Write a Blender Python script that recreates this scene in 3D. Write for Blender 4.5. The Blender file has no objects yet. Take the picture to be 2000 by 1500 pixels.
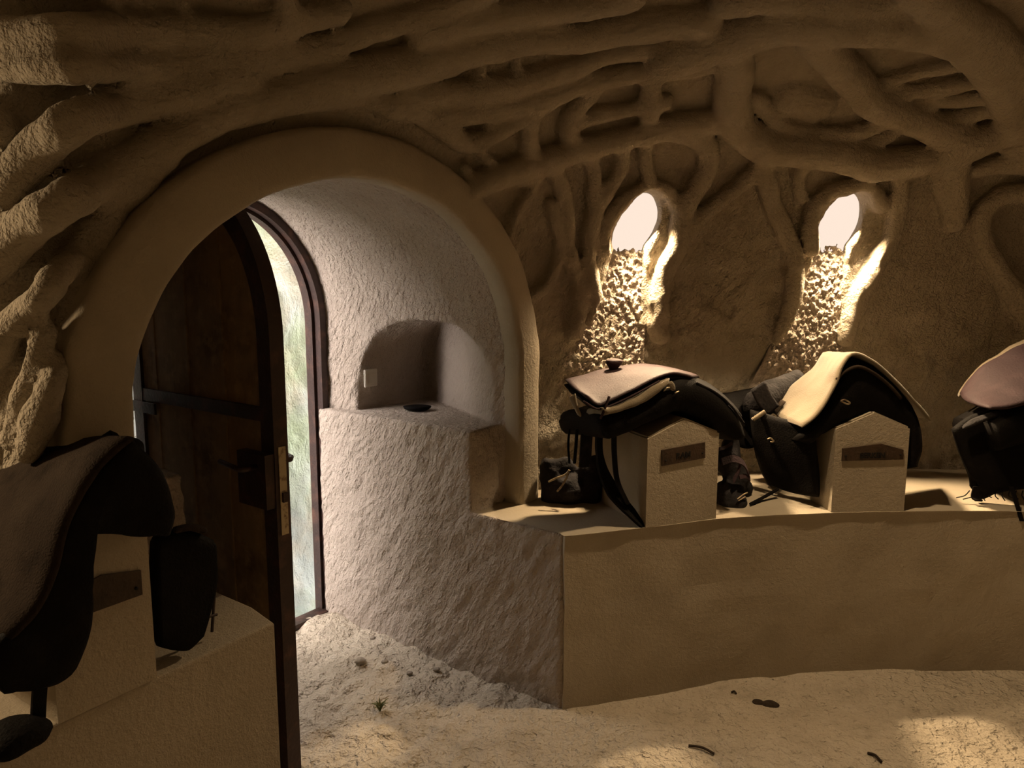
import bpy, bmesh, math, random
import numpy as np
from mathutils import Vector, Matrix

S = bpy.context.scene
COL = S.collection
random.seed(4)
RNG = np.random.default_rng(4)

# ------------------------------------------------------------------ camera, world, lights, exposure
FPX, PITCH, EYE = 1400.0, math.radians(7.5), np.array([0.0, 0.0, 1.6])
cam = bpy.data.cameras.new('camera'); cam_o = bpy.data.objects.new('camera', cam); COL.objects.link(cam_o)
cam_o.location = EYE; cam_o.rotation_euler = (math.pi/2 - PITCH, 0, 0)
cam.sensor_fit = 'HORIZONTAL'; cam.sensor_width = 36; cam.lens = FPX*36/2000; cam.clip_start = 0.02
S.camera = cam_o
S.view_settings.view_transform = 'Standard'; S.view_settings.look = 'None'
S.view_settings.exposure = 0.0; S.view_settings.gamma = 1.0; S.view_settings.use_curve_mapping = False
W = bpy.data.worlds.new('world'); S.world = W; W.use_nodes = True
bg = W.node_tree.nodes['Background']; bg.inputs[0].default_value = (1.0, 0.90, 0.86, 1); bg.inputs[1].default_value = 17.0
S.cycles.diffuse_bounces = 6; S.cycles.max_bounces = 10
S.cycles.use_denoising = True

# passage axes: U runs along the doorway to the right, V out through the door
U = np.array([0.588, 0.809, 0.0]); U /= np.linalg.norm(U); V = np.array([-U[1], U[0], 0.0])
U0 = 1.645
def loc(u, v, z):
    p = U*(U0+u) + V*v
    return np.array([p[0], p[1], z])

LAMP_COL = (1.0, 0.72, 0.42)
def area_lamp(name, pos, normal, sx, sy, watts, color, spread=180.0, up=(0, 0, 1), shape='ELLIPSE'):
    l = bpy.data.lights.new(name, 'AREA'); l.shape = shape; l.size = sx; l.size_y = sy
    l.energy = watts; l.color = color; l.spread = math.radians(spread)
    o = bpy.data.objects.new(name, l); COL.objects.link(o)
    z = -Vector(normal).normalized(); x = Vector(up).cross(z).normalized(); y = z.cross(x)
    o.matrix_world = Matrix.Translation(Vector(pos)) @ Matrix((x, y, z)).transposed().to_4x4()
    return o
# daylight: a portal guides the sky's light through the open door
po = area_lamp('door_portal', loc(0.10, 2.78, 1.0), -V, 0.95, 2.0, 1.0, (1, 1, 1), shape='RECTANGLE')
po.data.cycles.is_portal = True

# ------------------------------------------------------------------ helpers
def tag(o, label=None, cat=None, group=None, kind=None):
    if label: o['label'] = label
    if cat: o['category'] = cat
    if group: o['group'] = group
    if kind: o['kind'] = kind
    return o
def link(name, me, mat=None, parent=None):
    o = bpy.data.objects.new(name, me); COL.objects.link(o)
    if mat is not None: me.materials.append(mat)
    if parent is not None: o.parent = parent
    return o
def empty(name, p=(0, 0, 0)):
    o = bpy.data.objects.new(name, None); COL.objects.link(o); o.location = Vector(p); o.empty_display_size = .1
    return o
def attach(o, parent):
    """parent without moving: children are built in world space, the empty is only translated"""
    o.parent = parent
    o.matrix_parent_inverse = Matrix.Translation(-Vector(parent.location))
    return o
def mesh_np(name, v, f, smooth=True, normals=None):
    me = bpy.data.meshes.new(name)
    me.from_pydata(np.asarray(v, float).tolist(), [], [list(map(int, q)) for q in f] if not isinstance(f, np.ndarray) else f.tolist())
    if smooth: me.polygons.foreach_set('use_smooth', [True]*len(me.polygons))
    if normals is not None: me.normals_split_custom_set_from_vertices(normals.tolist())
    me.update()
    return me
def hash3(ix, iy, iz, seed):
    h = (ix.astype(np.int64)*374761393 + iy.astype(np.int64)*668265263 + iz.astype(np.int64)*2147483647 + seed*974711) & 0xffffffff
    h = ((h ^ (h >> 13))*1274126177) & 0xffffffff
    h = ((h ^ (h >> 16))*2246822519) & 0xffffffff
    return ((h ^ (h >> 15)) & 0xffff)/32767.5 - 1.0
def noise3(p, scale, seed=0):
    q = np.asarray(p, float)/scale
    i = np.floor(q); f = q - i; f = f*f*f*(f*(f*6-15)+10); i = i.astype(np.int64)
    r = 0
    for dx in (0, 1):
        wx = f[:, 0] if dx else 1-f[:, 0]
        for dy in (0, 1):
            wy = f[:, 1] if dy else 1-f[:, 1]
            for dz in (0, 1):
                wz = f[:, 2] if dz else 1-f[:, 2]
                r = r + wx*wy*wz*hash3(i[:, 0]+dx, i[:, 1]+dy, i[:, 2]+dz, seed)
    return r
def fbm(p, scale, oct=3, seed=0, gain=.5):
    r = 0; a = 1
    for k in range(oct):
        r = r + a*noise3(p, scale/2**k, seed+k); a *= gain
    return r
def ray(px, py):
    c, s = math.cos(PITCH), math.sin(PITCH); dn = py-750
    d = np.array([px-1000, FPX*c - dn*s, -(FPX*s + dn*c)]); return d/np.linalg.norm(d)
def hit(px, py, p0, n):
    d = ray(px, py); p0 = np.asarray(p0, float); n = np.asarray(n, float)
    return EYE + d*(np.dot(p0-EYE, n)/np.dot(d, n))
def crom(pts, n, closed=False):
    """Catmull-Rom through pts (k x d) sampled at n parameters evenly in chord length"""
    p = np.asarray(pts, float); k = len(p)
    if k == 2 and not closed: return p[0] + (p[1]-p[0])*np.linspace(0, 1, n)[:, None]
    if closed: ext = np.vstack([p[-1], p, p[0], p[1]]); seg = k
    else: ext = np.vstack([2*p[0]-p[1], p, 2*p[-1]-p[-2]]); seg = k-1
    L = np.concatenate([[0], np.cumsum([np.linalg.norm(ext[i+2]-ext[i+1])+1e-6 for i in range(seg)])])
    t = np.linspace(0, L[-1], n, endpoint=not closed)
    i = np.clip(np.searchsorted(L, t, 'right')-1, 0, seg-1); s = ((t-L[i])/(L[i+1]-L[i]))[:, None]
    a, b, c, d = ext[i], ext[i+1], ext[i+2], ext[i+3]
    return .5*(2*b + (c-a)*s + (2*a-5*b+4*c-d)*s**2 + (3*b-a-3*c+d)*s**3)

# ------------------------------------------------------------------ materials
def mat(name, col, rough=.9, spots=None, bump=(), metal=0.0, spec=.3, sheen=0.0):
    """procedural surface: base colour varied by noise (spots = (colour, scale, low, high) list), bump = (scale, distance, stretch) list"""
    m = bpy.data.materials.new(name); m.use_nodes = True
    nt = m.node_tree; N = nt.nodes; K = nt.links
    b = N['Principled BSDF']
    b.inputs['Roughness'].default_value = rough; b.inputs['Metallic'].default_value = metal
    b.inputs['Specular IOR Level'].default_value = spec
    if sheen: b.inputs['Sheen Weight'].default_value = sheen
    tc = N.new('ShaderNodeTexCoord')
    rgb = N.new('ShaderNodeRGB'); rgb.outputs[0].default_value = (*col, 1); out = rgb.outputs[0]
    for k, (c2, sc, lo, hi) in enumerate(spots or ()):
        no = N.new('ShaderNodeTexNoise'); no.inputs['Scale'].default_value = sc; no.inputs['Detail'].default_value = 5
        no.inputs['Roughness'].default_value = .6
        mp = N.new('ShaderNodeMapping'); mp.inputs['Location'].default_value = (k*3.1, k*1.7, k*.6)
        K.new(tc.outputs['Object'], mp.inputs[0]); K.new(mp.outputs[0], no.inputs['Vector'])
        mr = N.new('ShaderNodeMapRange'); mr.inputs[1].default_value = lo; mr.inputs[2].default_value = hi
        K.new(no.outputs['Fac'], mr.inputs[0])
        mx = N.new('ShaderNodeMix'); mx.data_type = 'RGBA'; K.new(mr.outputs[0], mx.inputs[0])
        K.new(out, mx.inputs[6]); mx.inputs[7].default_value = (*c2, 1); out = mx.outputs[2]
    K.new(out, b.inputs['Base Color'])
    prev = None
    for k, (sc, dist, st) in enumerate(bump):
        no = N.new('ShaderNodeTexNoise'); no.inputs['Scale'].default_value = 1.0; no.inputs['Detail'].default_value = 3
        cb = N.new('ShaderNodeCombineXYZ')      # three directions, each with its own frequency (tool marks are stretched)
        for q, (ax, kf) in enumerate(zip(*(st if len(st) == 2 else (((1, 0, 0), (0, 1, 0), (0, 0, 1)), st)))):
            dt = N.new('ShaderNodeVectorMath'); dt.operation = 'DOT_PRODUCT'; dt.inputs[1].default_value = tuple(float(t)*sc*kf for t in ax)
            K.new(tc.outputs['Object'], dt.inputs[0]); K.new(dt.outputs['Value'], cb.inputs[q])
        K.new(cb.outputs[0], no.inputs['Vector'])
        bp = N.new('ShaderNodeBump'); bp.inputs['Distance'].default_value = dist; bp.inputs['Strength'].default_value = 1.0
        K.new(no.outputs['Fac'], bp.inputs['Height'])
        if prev: K.new(prev, bp.inputs['Normal'])
        prev = bp.outputs[0]
    if prev: K.new(prev, b.inputs['Normal'])
    return m
ISO = (1, 1, 1)
M = {}
mk = -V*.50 + np.array([0, 0, .866]); mq = V*.866 + np.array([0, 0, .5])
MARKS = ((mk, mq, U), (.48, 1.0, .8))
MARKW = (((.55, .1, .83), (.83, .1, -.55), (0, 1, 0)), (.52, 1.0, .8))
M['plaster'] = mat('rough_lime_plaster', (.36, .312, .24), .95, [((.28, .235, .17), 2.2, .45, .75), ((.42, .365, .29), 9, .5, .8)], [(60, .012, ISO), (180, .004, ISO)])
M['picked'] = mat('picked_plaster', (.36, .312, .24), .95, [((.28, .235, .17), 2.2, .45, .75), ((.42, .365, .29), 9, .5, .8)], [(40, .022, MARKW), (120, .008, ISO)])
M['smooth'] = mat('smooth_lime_plaster', (.38, .325, .245), .93, [((.31, .262, .195), 3, .45, .75)], [(70, .0025, ISO), (220, .0015, ISO)])
M['chisel'] = mat('pick_dressed_stone', (.42, .355, .295), .95, [((.35, .29, .235), 3, .45, .75)], [(58, .024, MARKS), (150, .006, ISO)])
M['floor'] = mat('trodden_grit', (.55, .475, .37), .97, [((.40, .34, .26), 4, .5, .72), ((.62, .55, .45), 13, .55, .8)], [(24, .04, ISO), (90, .012, ISO)])
M['outside'] = mat('stone_green_reflection', (.34, .39, .40), .95, [((.30, .40, .27), 1.3, .45, .7), ((.41, .37, .30), 1.7, .5, .75)], [(22, .02, (1, 1, .6)), (90, .006, ISO)])  # green noise patches put a green reflection into the stone's colour
M['iron'] = mat('dark_painted_iron', (.035, .018, .014), .5, [((.10, .045, .03), 14, .5, .75)], [(90, .002, ISO)], 0.3, .5)
M['wood'] = mat('weathered_door_wood', (.26, .165, .08), .7, [((.09, .055, .03), 6, .48, .75), ((.38, .25, .125), 22, .5, .75)], [(60, .003, (1, 1, .06))])
M['steel'] = mat('worn_lock_steel', (.42, .34, .22), .45, [((.16, .10, .06), 40, .5, .65)], (), .7, .5)
M['black'] = mat('black_leather', (.005, .004, .0035), .7, [((.010, .008, .006), 25, .5, .8)], [(160, .002, ISO)], 0, .08)
M['plum'] = mat('plum_brown_leather', (.030, .0165, .019), .7, [((.05, .028, .031), 11, .45, .75)], [(140, .002, ISO)], 0, .18)
M['felt'] = mat('cream_felt', (.185, .148, .097), .95, [((.155, .122, .078), 12, .45, .75)], [(220, .002, ISO)], 0, .2, .2)
M['blanket'] = mat('grey_brown_leather', (.028, .019, .013), .9, [((.042, .030, .021), 8, .45, .75), ((.018, .012, .008), 17, .5, .7)], [(200, .003, ISO)], 0, .08)
M['bag'] = mat('grey_black_cloth', (.012, .010, .0105), .9, [((.035, .030, .032), 18, .5, .75)], [(90, .004, ISO)])
M['plate'] = mat('dark_name_board', (.055, .032, .018), .6, [((.03, .018, .01), 20, .45, .7)], [(120, .002, ISO)])
M['ink'] = mat('burnt_letter', (.008, .006, .005), .8)
M['white'] = mat('off_white_plastic', (.62, .58, .50), .5, [((.55, .50, .42), 30, .5, .8)])
M['plant'] = mat('dry_green_weed', (.12, .13, .05), .9, [((.20, .17, .08), 30, .45, .7)])
M['twig'] = mat('dark_twig', (.03, .02, .012), .9, [((.06, .04, .025), 40, .45, .7)])
M['stone'] = mat('grey_pebble', (.33, .28, .22), .9, [((.2, .17, .13), 20, .45, .7)], [(80, .004, ISO)])
def emission(name, col, k):
    m = bpy.data.materials.new(name); m.use_nodes = True; N = m.node_tree.nodes; N.clear()
    e = N.new('ShaderNodeEmission'); e.inputs[0].default_value = (*col, 1); e.inputs[1].default_value = k
    o = N.new('ShaderNodeOutputMaterial'); m.node_tree.links.new(e.outputs[0], o.inputs[0]); return m
M['glow'] = emission('lamp_glass', (1.0, .81, .67), 1.0)
WATTS = [26, 26, 5, 18]
DOWN = 97
# ------------------------------------------------------------------ the cave: one distance field, meshed by surface nets
def nets(F, org, h, dims, B=12):
    nx, ny, nz = dims
    A = np.empty(dims, np.float32)
    bi = [np.arange(0, n, B) for n in dims]
    gx, gy, gz = np.meshgrid(*bi, indexing='ij')
    cent = np.stack([gx.ravel(), gy.ravel(), gz.ravel()], 1)
    d = F(org + (cent + B/2)*h)
    act = np.abs(d) < B*h*1.35
    for (i, j, k), s in zip(cent[~act], d[~act]): A[i:i+B, j:j+B, k:k+B] = 1.0 if s > 0 else -1.0
    idx = []
    for i, j, k in cent[act]:
        a, b, c = np.meshgrid(np.arange(i, min(i+B, nx)), np.arange(j, min(j+B, ny)), np.arange(k, min(k+B, nz)), indexing='ij')
        idx.append((a.ravel()*ny + b.ravel())*nz + c.ravel())
    idx = np.concatenate(idx)
    ii = np.stack([idx//(ny*nz), (idx//nz) % ny, idx % nz], 1)
    out = np.empty(len(idx), np.float32)
    for s in range(0, len(idx), 400000): out[s:s+400000] = F(org + ii[s:s+400000]*h)
    A.ravel()[idx] = out
    P = A > 0
    c8 = [P[a:nx-1+a, b:ny-1+b, c:nz-1+c] for a in (0, 1) for b in (0, 1) for c in (0, 1)]
    allv = c8[0].copy(); anyv = c8[0].copy()
    for q in c8[1:]: allv &= q; anyv |= q
    cell = anyv & ~allv
    ci = np.argwhere(cell)
    vid = np.full(cell.shape, -1, np.int32); vid[cell] = np.arange(len(ci))
    acc = np.zeros((len(ci), 3)); cnt = np.zeros(len(ci))
    corners = [(a, b, c) for a in (0, 1) for b in (0, 1) for c in (0, 1)]
    val = {q: A[ci[:, 0]+q[0], ci[:, 1]+q[1], ci[:, 2]+q[2]] for q in corners}
    for q in corners:
        for ax in range(3):
            if q[ax] == 0:
                r = list(q); r[ax] = 1; r = tuple(r)
                a, b = val[q], val[r]; m = (a > 0) != (b > 0)
                t = a[m]/(a[m]-b[m]); pos = np.repeat(np.array([q], float), m.sum(), 0); pos[:, ax] = t
                acc[m] += pos; cnt[m] += 1
    verts = org + (ci + acc/cnt[:, None])*h
    faces = []
    for ax in range(3):
        sl0 = [slice(None)]*3; sl1 = [slice(None)]*3; sl0[ax] = slice(0, -1); sl1[ax] = slice(1, None)
        e = P[tuple(sl0)] != P[tuple(sl1)]
        q = np.argwhere(e); o1, o2 = [a for a in range(3) if a != ax]
        ok = (q[:, o1] > 0) & (q[:, o2] > 0) & (q[:, o1] < dims[o1]-1) & (q[:, o2] < dims[o2]-1)
        q = q[ok]; pos = P[q[:, 0], q[:, 1], q[:, 2]]
        def cid(d1, d2):
            w = q.copy(); w[:, o1] -= d1; w[:, o2] -= d2; return vid[w[:, 0], w[:, 1], w[:, 2]]
        f = np.stack([cid(1, 1), cid(0, 1), cid(0, 0), cid(1, 0)], 1)
        flip = pos if ax != 1 else ~pos
        f[flip] = f[flip][:, ::-1]          # normals towards the air
        faces.append(f)
    return verts, np.concatenate(faces)
def vnormals(v, f):
    n = np.cross(v[f[:, 2]]-v[f[:, 0]], v[f[:, 3]]-v[f[:, 1]])
    r = np.zeros_like(v)
    for k in range(4):
        for a in range(3): r[:, a] += np.bincount(f[:, k], n[:, a], len(v))
    return r/(np.linalg.norm(r, axis=1, keepdims=True)+1e-12)
def submesh(name, v, f, n):
    used, inv = np.unique(f.ravel(), return_inverse=True)
    return mesh_np(name, v[used], inv.reshape(f.shape), True, n[used] if n is not None else None)
def seg_dist(p, poly):
    best = np.full(len(p), 1e9)
    for a, b in zip(poly[:-1], poly[1:]):
        ab = b-a; t = np.clip(((p-a) @ ab)/(ab @ ab + 1e-12), 0, 1)
        d = p - a - t[:, None]*ab
        best = np.minimum(best, np.einsum('ij,ij->i', d, d))
    return np.sqrt(best)
def smin(a, b, k):
    h = np.clip(.5 + .5*(b-a)/k, 0, 1)
    return b*(1-h) + a*h - k*h*(1-h)

# room plan (metres, camera at the origin) and domed section
Q = np.array([0.9, 1.0]); ZW, H, NEXP = 1.5, 2.75, 3.0
plan = [(.07, 3.12), (.5, 3.33), (1.2, 3.47), (2.06, 3.54), (2.9, 3.38), (3.6, 2.7), (3.9, 1.6), (3.7, .2), (2.8, -.9), (1.4, -1.5),
        (0, -1.6), (-1.3, -1.2), (-2.0, -.3), (-2.3, .5), (-2.25, 1.1), (-1.85, 1.56), (-1.46, 1.67), (-1.085, 1.60), (-.692, 2.11), (-.31, 2.636)]
pl = crom(plan, 1500, True) - Q
th = np.arctan2(pl[:, 1], pl[:, 0]); o_ = np.argsort(th); TH = th[o_]; RR = np.linalg.norm(pl, axis=1)[o_]
TH = np.concatenate([TH-2*np.pi, TH, TH+2*np.pi]); RR = np.tile(RR, 3)
STEEP = 1/np.sqrt(1 + np.clip(np.abs(np.gradient(RR, TH+1e-9*np.arange(len(TH))))/RR, 0, 12)**2)
def room(p):
    x, y = p[:, 0]-Q[0], p[:, 1]-Q[1]; an = np.arctan2(y, x)
    R = np.interp(an, TH, RR); rho = np.hypot(x, y)/R
    ze = np.clip((p[:, 2]-ZW)/(H-ZW), 0, None)
    g = (rho**NEXP + ze**NEXP)**(1/NEXP) + 1e-9
    gx = (rho/g)**(NEXP-1)/R; gz = (ze/g)**(NEXP-1)/(H-ZW)
    return (1-g)/(np.hypot(gx, gz)+.05)*np.interp(an, TH, STEEP)
def on_shell(px, py, sink=0.0):
    """where the sight line of a pixel of the photograph meets the plain room surface, sink metres behind it"""
    d = ray(px, py); t = np.linspace(.8, 6, 1200); p = EYE + t[:, None]*d
    g = room(p) + sink; k = np.argmax(g < 0) if (g < 0).any() else len(g)-1
    a, b = t[k-1], t[k]
    for _ in range(25):
        m = .5*(a+b)
        if room((EYE+m*d)[None])[0] + sink < 0: b = m
        else: a = m
    return EYE + b*d
# carved root-like ribs: pixel polylines traced from the photograph, carried onto the room surface; (radius, how far proud)
RIBS = [
 (.075, .07, [(-60, 70), (130, 60), (250, 58), (400, 58), (480, 62), (570, 40), (660, 20)]),
 (.070, .10, [(548, -60), (556, 0), (560, 30), (552, 55)]), (.05, .07, [(205, -50), (214, 5)]), (.04, .07, [(350, -40), (358, 5)]),
 (.07, .06, [(-60, 125), (60, 130), (150, 132), (300, 124), (420, 112), (520, 106), (620, 95), (700, 65), (790, 40), (880, 10), (960, -20)]),
 (.06, .05, [(130, 215), (200, 182), (280, 172), (390, 155), (480, 135), (570, 112), (650, 98)]),
 (.065, .08, [(-40, 420), (0, 390), (40, 330), (90, 280), (150, 235), (230, 212), (320, 190), (400, 165), (480, 140)]),
 (.065, .08, [(-50, 530), (0, 490), (70, 432), (130, 392), (200, 350), (300, 290), (400, 240), (470, 205), (560, 180), (680, 163), (780, 138), (880, 122)]),
 (.055, .07, [(-40, 720), (10, 660), (60, 600), (100, 560), (150, 500), (200, 425), (260, 365), (320, 310)]),
 (.055, .07, [(300, 325), (345, 287), (420, 245), (520, 215), (620, 196), (720, 196), (800, 212)]),
 (.05, .06, [(60, 880), (100, 760), (130, 680), (150, 610), (175, 540), (198, 480), (222, 420)]),
 (.04, .05, [(20, 860), (50, 760), (70, 690), (90, 640)]),
 (.10, .05, [(-60, 250), (-10, 250)]),
 (.07, .06, [(600, 170), (680, 150), (750, 138), (860, 108), (960, 88), (1050, 70), (1150, 70), (1250, 50), (1380, 38)]),
 (.06, .05, [(820, 60), (900, 40), (1000, 22), (1120, 12), (1240, -10)]),
 (.05, .06, [(790, 187), (860, 182), (950, 174), (1040, 155), (1120, 132), (1180, 108), (1260, 92), (1330, 88)]),
 (.05, .08, [(760, 205), (800, 210), (850, 222), (935, 216), (1000, 205), (1064, 190), (1145, 160), (1250, 140), (1370, 124), (1425, 110)]),
 (.052, .09, [(885, 398), (926, 366), (1010, 333), (1100, 304), (1190, 278), (1280, 256), (1340, 242), (1410, 236)]),
 (.045, .06, [(830, 225), (880, 262), (920, 280), (1000, 240), (1064, 200)]),
 (.028, .07, [(962, 232), (948, 255), (936, 285), (944, 305), (960, 320)]),
 (.045, .09, [(1036, 208), (1033, 240), (1031, 270), (1036, 300)]),
 (.040, .09, [(1158, 178), (1135, 200), (1114, 225), (1108, 255), (1122, 282)]),
 (.048, .05, [(1270, 150), (1268, 180), (1268, 222)]), (.030, .06, [(940, 128), (935, 150), (935, 172)]), (.025, .04, [(1010, 110), (1012, 140)]),
 (.035, .05, [(1130, 236), (1180, 222), (1240, 210), (1300, 200)]),
 (.065, .11, [(1433, 70), (1434, 110), (1436, 157), (1430, 205), (1442, 252), (1492, 285), (1562, 292), (1650, 306), (1720, 322), (1807, 312), (1862, 297), (1930, 268), (2010, 245), (2080, 235)]),
 (.075, .09, [(1300, 110), (1360, 95), (1420, 75), (1475, 58), (1545, 40), (1650, 48), (1755, 48), (1860, 70), (1925, 112), (1962, 172), (1992, 235), (2030, 300)]),
 (.07, .06, [(1780, -40), (1840, 10), (1900, 55), (1955, 95), (2020, 150)]),
 (.06, .05, [(1420, 0), (1520, -10), (1640, 0), (1740, 5)]),
 (.060, .07, [(1590, 75), (1620, 105), (1667, 157), (1705, 200), (1755, 222), (1825, 250), (1880, 275)]),
 (.030, .05, [(1727, 160), (1807, 136), (1877, 122), (1925, 115)]), (.030, .05, [(1740, 178), (1790, 176), (1860, 166), (1930, 150)]), (.030, .05, [(1780, 205), (1830, 195), (1895, 192), (1970, 172)]),
 (.030, .05, [(1840, 235), (1900, 222), (1980, 200)]),
 (.035, .06, [(1470, 190), (1500, 215), (1520, 240), (1560, 256), (1650, 262), (1722, 240)]), (.09, .03, [(1540, 175), (1590, 190)]),
 (.030, .04, [(1620, 292), (1680, 285), (1740, 262)]),
 # around the second lamp hole
 (.040, .07, [(1488, 290), (1494, 340), (1514, 415), (1536, 460), (1549, 505), (1552, 565), (1540, 625), (1525, 660)]),
 (.030, .05, [(1575, 318), (1558, 345), (1564, 385)]),
 (.036, .08, [(1745, 325), (1760, 345), (1754, 400), (1742, 460), (1712, 520), (1682, 568), (1664, 620), (1654, 660)]),
 (.034, .05, [(1584, 486), (1580, 440), (1592, 402), (1620, 376), (1655, 366), (1700, 370), (1722, 402)]),
 (.045, .07, [(1880, 262), (1870, 320), (1868, 370), (1864, 430)]), (.035, .05, [(1830, 320), (1836, 360), (1858, 410)]),
 (.036, .06, [(2020, 372), (1997, 376), (1955, 383), (1920, 415), (1916, 450), (1924, 480), (1949, 522), (1972, 560), (1998, 600), (2030, 640)]),
 (.035, .05, [(1930, 262), (1985, 290), (2040, 330)]), (.03, .04, [(1910, 330), (1960, 320), (2020, 330)]),
 # around the first lamp hole
 (.045, .08, [(1318, 252), (1362, 268), (1387, 302), (1374, 345), (1346, 390), (1330, 435), (1326, 480), (1306, 516), (1292, 555), (1286, 600), (1290, 650)]),
 (.036, .06, [(1070, 322), (1088, 342), (1104, 390), (1107, 450), (1114, 504), (1130, 549), (1132, 590), (1122, 650)]),
 (.036, .07, [(1215, 285), (1214, 325), (1188, 369), (1164, 405), (1152, 450), (1150, 510), (1160, 585), (1164, 650)]),
 (.032, .05, [(1182, 492), (1180, 450), (1197, 415), (1226, 384), (1262, 369), (1302, 372), (1320, 400)]),
 (.030, .04, [(1262, 280), (1258, 310), (1268, 345)]),
 (.035, .06, [(1500, 300), (1495, 318), (1455, 352), (1410, 390), (1366, 425), (1350, 450)]),
 (.035, .05, [(1150, 300), (1160, 340), (1158, 390)]),
 (.030, .05, [(1060, 325), (1042, 350), (1034, 378), (1006, 420), (990, 468), (996, 520)]), (.028, .04, [(1075, 400), (1092, 468), (1087, 510), (1068, 558), (1029, 585)]),
 (.030, .05, [(905, 330), (935, 380), (950, 430), (985, 480)]), (.03, .04, [(985, 345), (1020, 352), (1050, 340)]),
]
RIBS += [(.075, .08, [(-420, -120), (-100, -70), (250, -110), (700, -90), (1150, -130), (1500, -110), (1900, -150), (2300, -60)]),
 (.07, .08, [(-300, -330), (150, -260), (600, -290), (1000, -260), (1500, -330), (2100, -260), (2500, -300)]), (.06, .08, [(100, -90), (240, -190), (330, -280)]), (.06, .08, [(820, -100), (900, -190), (880, -280)]),
 (.065, .08, [(1650, -120), (1560, -220), (1600, -330)]), (.07, .08, [(2060, 150), (2180, 60), (2320, -60)]), (.06, .08, [(2050, 235), (2200, 250), (2380, 200)]), (.045, .07, [(2280, 250), (2270, 400), (2230, 560)]),
 (.06, .07, [(-40, 60), (-160, 200), (-240, 380), (-260, 560)]), (.05, .06, [(-260, -100), (-380, 100), (-430, 330)])]
ribs = []
for k, (r, proud, px) in enumerate(RIBS):      # ribs that leave the picture on the left run on
    if px[0][0] < 0 and px[1][0] <= 160 and k < 14:
        d = np.array(px[0], float)-np.array(px[1], float); d /= np.linalg.norm(d); RIBS[k] = (r, proud, [(px[0][0]+d[0]*q, px[0][1]+d[1]*q) for q in (330, 170)] + px)
for r, proud, px in RIBS:
    dm = np.mean([np.linalg.norm(on_shell(a, b)-EYE) for a, b in px[1:-1] or px])/3.3
    r *= .74 if np.mean(px, 0)[0] < 620 and np.mean(px, 0)[1] < 300 else 1.0
    r, proud = r*1.05*dm, min(proud*1.9, 1.7*r)*dm
    p = np.array([on_shell(a, b, r-proud) for a, b in px])
    ribs.append((r, crom(p, max(6, 3*len(p)))))
# lamp holes: (pixel centre, pixel lean)
def frame_at(p):
    """lateral (to the viewer's right), outward normal at a wall point"""
    e = 1e-3; x = np.array([p, p+[e, 0, 0], p+[0, e, 0]]); g = room(x); n = -np.array([g[1]-g[0], g[2]-g[0], 0]); n /= np.linalg.norm(n)
    return np.array([n[1], -n[0], 0]), n
HOLES = []
for px, py, sc in ((1245, 440, 1.0), (1642, 440, 1.0)):
    c = on_shell(px, py); HOLES.append((c, *frame_at(c), sc))
def extra_hole(x, y, z):      # holes of the same kind round the rest of the room, out of the photograph
    a = np.array([x-Q[0], y-Q[1]]); R = np.interp(math.atan2(a[1], a[0]), TH, RR); a = a/np.linalg.norm(a)*R
    c = np.array([Q[0]+a[0], Q[1]+a[1], z]); HOLES.append((c, *frame_at(c), 1.0))
extra_hole(3.3, 3.0, 1.92); extra_hole(-2.1, 1.35, 1.72);
def hole_coords(p, hole):
    c, t, n, sc = hole; q = p - c
    return q @ t, q @ n, q[:, 2]
CH_DEPTH, CH_LEN = .085, .85
def chute_depth(c): return CH_DEPTH*np.clip(1 + c/CH_LEN, 0, 1) - .03*np.clip(-c/CH_LEN, 0, 1)
def chute_half(c): return .074 + .15*np.clip(-c/CH_LEN, 0, 1)**1.5
def carve_holes(p, F):
    for hole in HOLES:
        near = np.linalg.norm(p - hole[0], axis=1) < 1.25
        if not near.any(): continue
        a, b, c = hole_coords(p[near], hole)
        a1 = a - .24*c
        oval = (1 - np.sqrt((a1/.105)**2 + ((c-.0)/.150)**2))*.105
        d = np.minimum(oval, 0.135-b)
        ag = a - (.17*c - .10*np.clip(-c-.2, 0, 1))
        g = np.minimum(np.minimum(chute_half(c) - np.abs(ag), chute_depth(c)+.012-b), np.minimum(c+CH_LEN, .02-c))
        F[near] = np.maximum(F[near], np.maximum(d, g))
    return F
def arch_out(u, z, grow=0.0):
    """inside distance of the big arch's opening (grow widens it)"""
    a, b, zs = .78+grow, .66+grow, 1.30; uu = np.where(u < -.02, (u+.02)*.95, u+.02)
    return np.where(z < zs, a-np.abs(uu), (1-np.sqrt((uu/a)**2 + ((z-zs)/b)**2))*min(a, b))
def cave(p, owner=False):
    F = room(p)
    u = p @ U - U0; v = p @ V
    F = np.maximum(F, np.minimum(arch_out(u, p[:, 2], .06), v-1.62))
    own = np.full(len(p), -1)
    for k, (r, poly) in enumerate(ribs):
        lo, hi = poly.min(0)-r-.09, poly.max(0)+r+.09
        m = np.flatnonzero(((p > lo) & (p < hi)).all(1))
        if not len(m): continue
        d = seg_dist(p[m], poly) - r
        if owner: w = d < F[m]+.002; own[m[w]] = k
        F[m] = smin(F[m], d, .016)
    F = carve_holes(p, F)
    return (F, own) if owner else F
def roughen(v, n):
    z = v[:, 2]
    amp = np.clip((1.95-z)/.5, 0, 1)*(noise3(v, .5, 31) > -.35)
    st = np.stack([.55*(v[:, 0]*.55 + v[:, 2]*.83), v[:, 0]*.83 - v[:, 2]*.55, v[:, 1]], 1)          # pick marks lean
    d = .006*fbm(v, .16, 3, 3) + .0025*noise3(v, .035, 9) + amp*.016*np.clip(noise3(st, .042, 17), -.35, .7)
    return v + n*d[:, None]
org = np.array([-1.95, .9, .62]); hh = .0155; dims = tuple(int(q/hh) for q in (4.95, 3.2, 2.15))
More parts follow.
